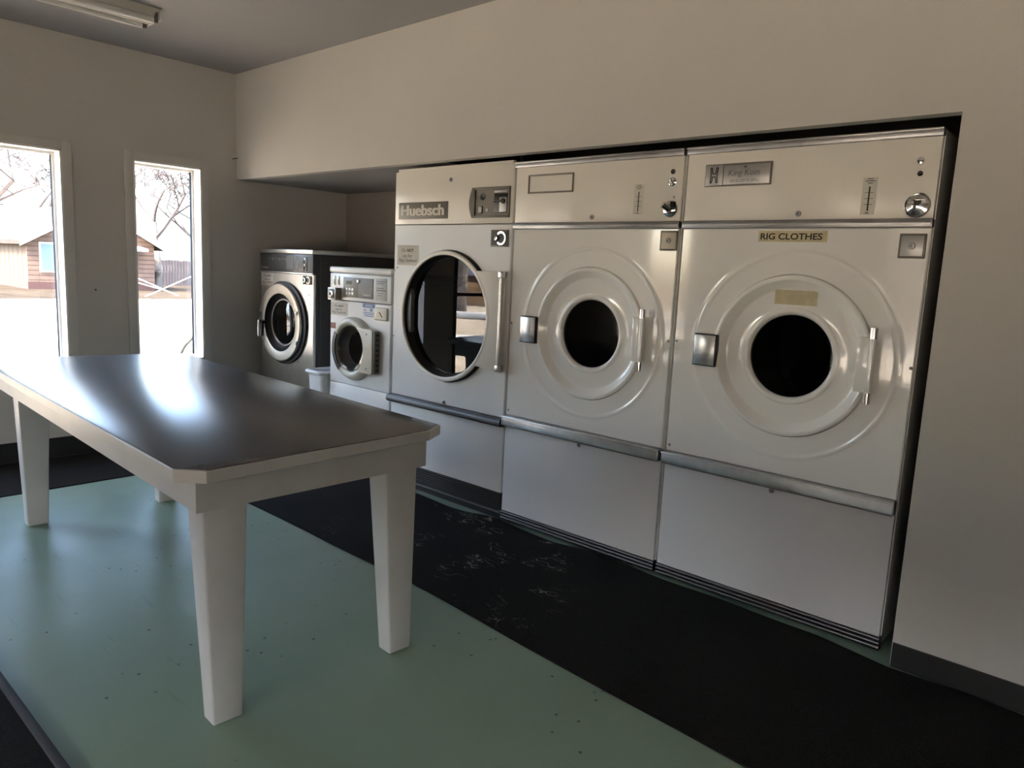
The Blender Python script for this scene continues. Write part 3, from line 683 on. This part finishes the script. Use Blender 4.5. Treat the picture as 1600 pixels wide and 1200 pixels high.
# ------------------------------------------------------------------ stainless washer by the window wall
def steel_washer():
    F = 2.98 / 2.9; X, Y = -5.175 * F, .08
    t = thing('washing_machine', 'tall stainless steel front-loading washer in the alcove corner beside the window wall', 'washing machine', (X, Y, 0), group='washers in the alcove')
    sx = lambda x: x * F - X
    sz = lambda z: 1.357 + (z - 1.357) * F
    W = .724; zt = sz(1.436); zc1 = sz(1.407); zc0 = sz(1.270)
    open_body(t, W, .80, zc1, M['sidegrey'], .02, .0)
    MB().box(-.004, W + .004, -.012, .80, zc1, zt, .006).build('top', M['steel'], t)
    cp = MB().box(.002, W - .002, -.006, .02, zc0 + .004, zc1 - .003, .003).build('control_panel', M['char'], t)
    MB().box(.0, W, -.010, .0, zc0 - .004, zc0 + .005, .002).build('panel_trim', M['steel'], cp)
    text('Huebsch', 'lettering', M['greyl'], cp, .022, .120, zc0 + .022, zc0 + .042, -.0062, .02)
    pb = MB()
    for i in range(6): pb.box(.120 + i * .048, .150 + i * .048, -.0068, -.005, zc1 - .045 - (i % 2) * .008, zc1 - .035)
    pb.box(.375, .470, -.0068, -.005, zc0 + .030, zc1 - .018).box(.500, .535, -.0068, -.005, zc0 + .030, zc1 - .018)
    pb.build('panel_print', M['greyp'], cp)
    for i in range(4): MB().lathe([(.007, .004), (.007, .012), (.004, .013)], .622 - .010 * (i % 2), zc1 - .035 - i * .022, 0, 14, True).build('indicator', M['polish'] if i % 2 == 0 else M['black'], cp)
    MB().box(.605, .650, -.0085, -.005, zc0 + .020, zc1 - .022, .001).build('coin_slot', M['black'], cp)
    cx, cz, ro = sx(-4.862), sz(.908), .292
    fp = MB().holed(.002, W - .002, .03, zc0 - .004, cx, cz, [(.225, 0), (.225, -.06)]).build('front_panel', M['steel'], t)
    MB().lathe([(.226, .0), (ro + .016, .0), (ro + .016, .016), (ro - .01, .02)], cx + .018, cz, 0, 80).build('door_gasket', M['rubber'], fp)
    dr = MB().lathe([(ro - .012, .012), (ro - .003, .018), (ro, .028), (ro - .002, .036), (ro - .008, .041), (ro - .018, .0405), (.225, .0365), (.217, .034), (.213, .026)], cx, cz, 0, 96).build('door', M['steel'], t)
    MB().lathe([(.214, .032), (.208, .010), (.190, -.010), (.178, -.016), (.172, -.012)], cx, cz, 0, 80).build('door_seal', M['rubber'], dr)
    MB().lathe([(.178, -.006), (.176, -.002), (.168, -.002), (.165, -.006)], cx, cz, 0, 80).build('glass_rim', M['steel'], dr)
    MB().lathe([(.172, -.012), (.170, -.008), (.150, .004), (.10, .014), (.04, .018)], cx, cz, 0, 64, True).build('door_glass', M['dglass'], dr)
    drum(t, cx, cz, .23, .07, .6, M['drumb'])
    hd = MB().box(cx - ro + .06, cx - ro + .115, -.075, -.045, cz - .020, cz + .002, .004).build('door_handle', M['black'], dr)
    MB().tube([(cx - ro + .088, -.085, cz + .006), (cx - ro + .088, -.085, cz - .118)], .011, 14).build('handle_grip', M['polish'], hd)
    MB().box(cx - ro + .018, cx - ro + .052, -.050, -.040, cz + .025, cz + .065, .002).build('handle_plate', M['chromed'], dr)
    MB().box(cx - ro + .052, cx - ro + .072, -.056, -.040, cz - .120, cz - .020, .003).build('catch', M['taupe'], dr)
    for z in (.085, -.130): MB().box(cx + ro - .050, cx + ro - .036, -.050, -.042, cz + z - .014, cz + z + .014, .002).build('hinge_pin', M['chromed'], dr)
    a, b, c, e = sx(-4.598), sx(-4.493), sz(1.197), sz(1.257)
    cb = MB().box(a, b, -.006, 0, c, e, .002).build('coin_box', M['black'], t)
    MB().lathe([(.017, .004), (.017, .015), (.010, .017), (.008, .012)], a + .028, (c + e) / 2, 0, 18, True).build('lock', M['polish'], cb)
    MB().arc(b - .036, (c + e) / 2, .018, .025, -2.4, 2.4, -.010, -.006).build('coin_box_ring', M['polish'], cb)
    warning_sign(fp, sx(-5.168), sx(-4.985), sz(1.170), sz(1.262), 0)
    screw(fp, W - .06, 1.12, 0, .005); screw(fp, W - .2, .62, 0, .005)
    MB().box(W, W + .004, .045, .060, .06, zc1 - .02).build('side_seam', M['char'], t)
steel_washer()

# ------------------------------------------------------------------ waste bin between the washers
b = thing('waste_bin', 'white plastic bin wedged between the stainless washer and the small white washer', 'bin', (-4.385, .10, 0))
m = MB()
def rr(cx, cy, hx, hy, z, r=.03, n=5):
    P = []
    for qx, qy, a0 in ((1, 1, 0), (-1, 1, PI / 2), (-1, -1, PI), (1, -1, 3 * PI / 2)):
        for k in range(n + 1):
            a = a0 + PI / 2 * k / n
            P.append((cx + qx * (hx - r) + r * math.cos(a), cy + qy * (hy - r) + r * math.sin(a), z))
    return P
L = [rr(0, 0, .070, .11, 0), rr(0, 0, .072, .112, .004), rr(0, 0, .092, .145, .60), rr(0, 0, .088, .141, .60), rr(0, 0, .066, .106, .01)]
V = [[m.bm.verts.new(p) for p in l] for l in L]
for a_, b_ in zip(V, V[1:]):
    for k in range(len(a_)): m.bm.faces.new((a_[k], a_[(k + 1) % len(a_)], b_[(k + 1) % len(a_)], b_[k]))
m.bm.faces.new(V[0]); m.bm.faces.new(V[-1]); m.build('bin_body', M['binw'], b)
m = MB(); ring = rr(0, 0, .099, .152, .605)
m.tube(ring + ring[:2], .014, 10, cap=False); m.build('bin_rim', M['binw'], b)

# ------------------------------------------------------------------ folding table
def table():
    ZT, ZB, ZA = .800, .763, .662
    th = math.radians(-2.78); ox, oy = -1.875, -1.601           # middle of the right end
    def P(u, v, z): return Vector((u * math.cos(th) - v * math.sin(th), u * math.sin(th) + v * math.cos(th), z))
    t = thing('folding_table', 'long white table with dark slate top and clipped corners, on the mint floor', 'table', (ox, oy, 0))
    L, w, c = 2.49, .480, .065
    out = [(.0444, -.419), (-.0207, .3844), (-.075, .476), (-2.40, .476), (-2.445, .41), (-2.515, -.42), (-2.455, -.4816), (-.0226, -.4816)]
    ctr = Vector((-1.24, 0))
    def off(d): return [(q[0] + (d if q[0] < -1.2 else -d), q[1] + (d if q[1] < 0 else -d)) for q in out]
    tp = MB().hexa([P(*q, ZB) for q in out], [P(*q, ZT - .002) for q in out], .0015, 1).build('tabletop_edge', M['tabw'], t, smooth=False)
    MB().hexa([P(*q, ZT - .006) for q in off(.005)], [P(*q, ZT) for q in off(.005)], .001).build('tabletop', M['laminate'], t)
    ap = MB(); k = .02
    cor = [(-.028, -.419), (-.058, .4006), (-2.37, .4006), (-2.40, -.419)]
    inn = [(-.028 - k, -.419 + k), (-.058 - k, .4006 - k), (-2.37 + k, .4006 - k), (-2.40 + k, -.419 + k)]
    for i in range(4):
        q = [cor[i], cor[(i + 1) % 4], inn[(i + 1) % 4], inn[i]]
        ap.hexa([P(*p, ZA) for p in q], [P(*p, ZB) for p in q])
    ap.build('apron', M['tabw'], t, smooth=False)
    for (ux, vy, su, sv, tu, tv) in ((-.042, -.375, -1, 1, -.050, -.398), (-.048, .345, -1, -1, -.077, .379), (-2.25, -.375, 1, 1, -2.375, -.398), (-2.26, .338, 1, -1, -2.348, .379)):
        # outer faces near vertical, inner faces taper
        def rect(u0, v0, du, dv, z):
            us = sorted((u0, u0 + su * du)); vs = sorted((v0, v0 + sv * dv))
            return [P(us[0], vs[0], z), P(us[1], vs[0], z), P(us[1], vs[1], z), P(us[0], vs[1], z)]
        if su > 0: tu = ux - .012
        MB().hexa(rect(ux, vy, .068, .090, 0), rect(tu, tv, .112, .140, ZB - .002), .007, 3).build('leg', M['tabw'], t)
table()

# ------------------------------------------------------------------ ceiling strip light (unlit)
f = thing('ceiling_light', 'unlit two-tube fluorescent strip light on the ceiling', 'light', (-4.50, -1.03, ZC))
MB().hexa([(-.05, -1.22, -.055), (.05, -1.22, -.055), (.05, 0, -.055), (-.05, 0, -.055)], [(-.105, -1.22, -.0), (.105, -1.22, 0), (.105, 0, 0), (-.105, 0, 0)], .003).build('housing', M['fixture'], f)
for sx_ in (-1, 1):
    MB().tube([(sx_ * .076, -1.19, -.058), (sx_ * .076, -.03, -.058)], .017, 16).build('tube', M['tube'], f)
    for y in (-.012, -1.208): MB().box(sx_ * .076 - .013, sx_ * .076 + .013, y - .008, y + .008, -.072, -.015, .004).build('lampholder', M['fend'], f)
MB().box(-.107, .107, .0, .008, -.058, -.001, .002).build('end_cap', M['fixture'], f)

# small things on the left wall
tag(MB().tube([(XL, -.10, 2.085), (XL + .05, -.085, 2.09)], .004, 8).build('wall_hook', M['taupe']), 'small metal hook on the left wall in the corner below the ceiling', 'hook')
tag(MB().tube([(XL, -1.075, 1.105), (XL + .012, -1.075, 1.105)], .005, 8).build('hanging_nail', M['black']), 'black nail head in the wall pier between the two tall windows', 'nail')

# ------------------------------------------------------------------ outdoors
ZG = -.30
structure(MB().box(-75, -28.6, 0.5, 60, ZG - .02, ZG + .015).build('ground_yard', M['yard'], smooth=False))
structure(MB().box(-140, 60, -110, 90, ZG - .3, ZG).build('ground', M['ground'], smooth=False))

def branchy(name, label, base, h, r, seed, lean=(0, 0), spread=.55, depth=5, m='twig', first=.3, group='bare trees beyond the windows', minr=.022):
    rnd = random.Random(seed); trunk = MB(); mb = MB()
    def grow(p, d, l, r_, lv):
        n = 4; pts = [p]; rad = [r_]; q = p.copy(); dd = d.copy()
        for i in range(n):
            dd = (dd + Vector((rnd.uniform(-1, 1), rnd.uniform(-1, 1), rnd.uniform(-.5, .8))) * .14).normalized()
            q = q + dd * l / n; pts.append(q.copy()); rad.append(r_ * (1 - .45 * (i + 1) / n))
        (trunk if lv == 0 else mb).tube(pts, r_, 10 if lv == 0 else 5, taper=[max(v_, minr) for v_ in rad])
        if lv >= depth: return
        for k in range(rnd.choice((2, 3, 3)) + (1 if lv == 0 else 0)):
            i = rnd.randint(2, n) if k else n
            ax = Vector((rnd.uniform(-1, 1), rnd.uniform(-1, 1), rnd.uniform(-.25, .35))).normalized()
            nd = (dd * (1 - spread) + ax * spread + Vector((0, 0, .12))).normalized()
            grow(pts[i], nd, l * rnd.uniform(.62, .82), rad[i] * rnd.uniform(.55, .75), lv + 1)
    d0 = Vector((lean[0], lean[1], 1)).normalized()
    b0 = Vector((0, 0, 0))
    grow(b0, d0, h * first, r, 0)
    t = thing(name, label, 'tree', base, group=group)
    trunk.build('trunk', M['bark'], t); mb.build('branches', M[m], t, smooth=False)
    return t
branchy('bare_tree', 'bare leafless tree with wide branches in front of the brown house, left window', (-27, 2.75, ZG), 10, .24, 4, (.05, .16), .62, 6, minr=.016)
branchy('bare_tree', 'bare leafless tree standing at the right corner of the brown house, right window', (-37, 12.4, ZG), 10, .22, 12, (.0, .03), .62, 6, first=.32, minr=.02)
branchy('bare_tree', 'bare leafless tree behind the grey board fence, far right of the right window', (-46, 19.6, ZG), 12, .24, 27, (0, -.08), .62, 6, minr=.022)
branchy('bare_tree', 'bare leafless tree rising behind the brown house roof', (-52, 12.0, ZG), 13, .26, 31, (0, .05), .62, 6, minr=.024)

# the brown house with a gable toward the windows
HX, HY0, HY1, HB = -35.0, 6.43, 11.45, -9.5
hz, pk, ye = 1.72, 3.2, 8.95
h = thing('house', 'small brown house with pale gable roof and light blue boarded window, seen through the windows', 'house', (HX, (HY0 + HY1) / 2, ZG)); hc = (HY0 + HY1) / 2
Y = lambda y: y - hc
Zz = lambda z: z - ZG
MB().hexa([(-.15, Y(HY0), Zz(.0)), (-.15, Y(HY1), Zz(.0)), (-.15, Y(HY1), Zz(hz)), (-.15, Y(ye), Zz(pk)), (-.15, Y(HY0), Zz(hz))],
          [(0, Y(HY0), Zz(.0)), (0, Y(HY1), Zz(.0)), (0, Y(HY1), Zz(hz)), (0, Y(ye), Zz(pk)), (0, Y(HY0), Zz(hz))]).build('gable_wall', M['siding'], h, smooth=False)
MB().box(HB, -.15, Y(HY0), Y(HY0) + .15, Zz(.0), Zz(hz)).build('side_wall', M['peach'], h, smooth=False)
MB().box(HB, -.15, Y(HY1) - .15, Y(HY1), Zz(0), Zz(hz)).box(HB, HB + .15, Y(HY0) + .15, Y(HY1) - .15, Zz(0), Zz(hz)).build('rear_wall', M['siding'], h, smooth=False)
MB().box(HB, .02, Y(HY0) - .02, Y(HY1) + .02, 0, Zz(.02)).build('foundation', M['skirt'], h, smooth=False)
sl = (pk - hz) / (ye - HY0)
for sgn, y0 in ((1, HY0), (-1, HY1)):
    ov = .35; ys = y0 - sgn * ov; zs = hz - ov * sl
    q = [(Y(ys), Zz(zs)), (Y(ye), Zz(pk)), (Y(ye), Zz(pk) + .16), (Y(ys), Zz(zs) + .16)]
    MB().hexa([(HB - .3, y, z) for y, z in q], [(.45, y, z) for y, z in q]).build('roof', M['roof'], h, smooth=False)
    q2 = [(Y(ys), Zz(zs) - .06), (Y(ye), Zz(pk) - .06), (Y(ye), Zz(pk) + .18), (Y(ys), Zz(zs) + .18)]
    MB().hexa([(.45, y, z) for y, z in q2], [(.50, y, z) for y, z in q2]).build('fascia', M['fascia'], h, smooth=False)
for (a, b_, c, e) in ((6.92, 8.05, .48, 1.58), (9.5, 10.5, .55, 1.45)):
    w_ = MB().box(0, .05, Y(a) - .06, Y(b_) + .06, Zz(c) - .06, Zz(e) + .06).build('window_frame', M['fascia'], h, smooth=False)
    MB().box(.03, .07, Y(a), Y(b_), Zz(c), Zz(e)).build('window_board', M['paleblue'], w_, smooth=False)
MB().hexa([(.0, Y(9.1), Zz(1.55)), (1.0, Y(9.1), Zz(1.45)), (1.0, Y(10.8), Zz(1.45)), (0, Y(10.8), Zz(1.55))], [(.0, Y(9.1), Zz(1.68)), (1.0, Y(9.1), Zz(1.55)), (1.0, Y(10.8), Zz(1.55)), (0, Y(10.8), Zz(1.68))]).build('porch_roof', M['fascia'], h, smooth=False)

fe = thing('board_fence', 'grey vertical board fence behind the house, right window', 'fence', (-41, 12.0, ZG))
m = MB(); yy = 0; rnd = random.Random(3)
while yy < 16: m.box(0, .03, yy, yy + .14, 0, 1.36 + rnd.uniform(-.03, .03)); yy += .155
m.build('boards', M['fenceg'], fe, smooth=False)
MB().box(-.05, 0, 0, 16, .4, .5).box(-.05, 0, 0, 16, 1.1, 1.2).build('rails', M['fenceg'], fe, smooth=False)

rl = thing('trestle', 'pale crossed poles lying in front of the house corner, right window', 'poles', (-30, 9.2, ZG))
for p, q in (((0, -1.0, .95), (0, 1.1, .05)), ((0, -.2, .0), (0.6, 1.6, .95)), ((0, -1.2, .75), (-.5, .9, .2))): MB().tube([p, q], .02, 8).build('pole', M['rail'], rl)

tag(MB().tube([(-6.45, -.085, .42), (-6.45, -.06, .50), (-6.45, -.02, .575), (-6.45, .04, .635), (-6.45, .12, .66), (-6.45, .2, .62), (-6.45, .25, .45), (-6.45, .26, .0), (-6.45, .26, ZG)], .018, 10).build('bent_pipe', M['pipe']),
    'bent weathered pipe outside the right window beside its jamb', 'pipe')

# what the door glass of the big dryer mirrors: the lot outside the entrance
branchy('big_tree', 'thick rough-barked tree behind a white log outside the glass entrance door', (-19.2, -15.4, ZG), 11, .62, 41, (.0, 0), .5, 4, m='bark', first=.36, group='trees of the lot outside the entrance')
def log(c, label):
    d_ = Vector((.75, -.66, 0)); c = Vector(c); o = thing('parking_log', label, 'log', c, group='white logs edging the lot')
    MB().tube([-d_ * 5, -d_ * 2.5, Vector((0, 0, .0)), d_ * 2.5, d_ * 5], .14, 14).build('log_body', M['logp'], o)
log((-18, -14.4, ZG + .13), 'long whitewashed log lying before the thick tree outside the entrance')
log((-10.8, -7.6, ZG + .13), 'long whitewashed log nearer the glass entrance door')
ff = thing('board_fence', 'orange wooden board fence beyond the lot outside the entrance', 'fence', (-26, -23, ZG), math.atan2(-.66, .75))
m = MB(); xx = -12
while xx < 12: m.box(xx, xx + .17, 0, .03, 0, 1.32 + rnd.uniform(-.02, .02)); xx += .18
m.build('boards', M['fencew'], ff, smooth=False)
MB().box(-12, 12, .03, .09, .3, .4).box(-12, 12, .03, .09, 1.0, 1.1).build('rails', M['fencew'], ff, smooth=False)
sh = thing('shed', 'dark slate-roofed shed behind the orange board fence', 'shed', (-33, -30, ZG), math.atan2(-.66, .75))
MB().box(-9, 9, -2.5, 2.5, 0, 1.9).build('wall', M['siding'], sh, smooth=False)
MB().hexa([(-9.4, -2.9, 1.75), (9.4, -2.9, 1.75), (9.4, 2.9, 1.75), (-9.4, 2.9, 1.75)], [(-9.4, -.05, 3.2), (9.4, -.05, 3.2), (9.4, .05, 3.2), (-9.4, .05, 3.2)]).build('roof', M['shed'], sh, smooth=False)

for bx0, bx1, lb in ((-14.6, -7.2, 'dark brown building added unseen to block low sky, middle of the rear lot'), (-5.6, 26, 'long dark brown building added unseen to block low sky, right of the rear lot')):  # added out of view; height and gaps shape the low sky light
    nb = thing('building', lb, 'building', ((bx0 + bx1) / 2, -24, ZG), group='unseen buildings added to block low sky'); hw_ = (bx1 - bx0) / 2
    MB().box(-hw_, hw_, -6, 0, 0, 5.4).build('wall', M['siding'], nb, smooth=False)
    MB().box(-hw_ - .2, hw_ + .2, -6.2, .2, 5.4, 5.7).build('roof', M['shed'], nb, smooth=False)
# ------------------------------------------------------------------ light
wd = bpy.data.worlds.new('sky'); S.world = wd; wd.use_nodes = True
nt = wd.node_tree; sky = nt.nodes.new('ShaderNodeTexSky'); sky.sky_type = 'NISHITA'; sky.sun_disc = False
SUN = Vector((.16, -.66, .73)).normalized()
sky.sun_elevation = math.asin(SUN.z); sky.sun_rotation = math.atan2(SUN.x, SUN.y); sky.dust_density = 4.0; sky.air_density = 1.0; sky.ozone_density = 1.0
bg = nt.nodes['Background']; bg.inputs['Strength'].default_value = .42
nt.links.new(sky.outputs[0], bg.inputs['Color'])
ld = bpy.data.lights.new('sun', 'SUN'); ld.energy = 3.2; ld.angle = .01; ld.color = (1, .93, .83)
lo = bpy.data.objects.new('sun', ld); COL.objects.link(lo); lo.rotation_euler = SUN.to_track_quat('Z', 'Y').to_euler(); lo.location = (0, 0, 12)

# ------------------------------------------------------------------ camera
cd = bpy.data.cameras.new('camera'); co = bpy.data.objects.new('camera', cd); COL.objects.link(co)
yaw, pit, rol = -.72977424, .15147845, -.04664858
fw = Vector((math.sin(yaw) * math.cos(pit), math.cos(yaw) * math.cos(pit), -math.sin(pit)))
rt = Vector((math.cos(yaw), -math.sin(yaw), 0)); dn = fw.cross(rt)
r2 = math.cos(rol) * rt + math.sin(rol) * dn; d2 = -math.sin(rol) * rt + math.cos(rol) * dn
co.matrix_world = Matrix(((r2.x, -d2.x, -fw.x, 0), (r2.y, -d2.y, -fw.y, -2.9), (r2.z, -d2.z, -fw.z, 1.3572), (0, 0, 0, 1)))
cd.sensor_width = 36; cd.lens = 1156.6 / 1600 * 36; cd.clip_start = .02; cd.clip_end = 500
S.camera = co

S.view_settings.view_transform = 'Standard'; S.view_settings.look = 'None'; S.view_settings.gamma = 1; S.view_settings.use_curve_mapping = False
S.view_settings.exposure = 3.1
S.cycles.use_denoising = True; S.cycles.max_bounces = 12; S.cycles.diffuse_bounces = 6; S.cycles.glossy_bounces = 5; S.cycles.transparent_max_bounces = 12
S.cycles.sample_clamp_indirect = 8.0; S.cycles.caustics_reflective = False; S.cycles.caustics_refractive = False
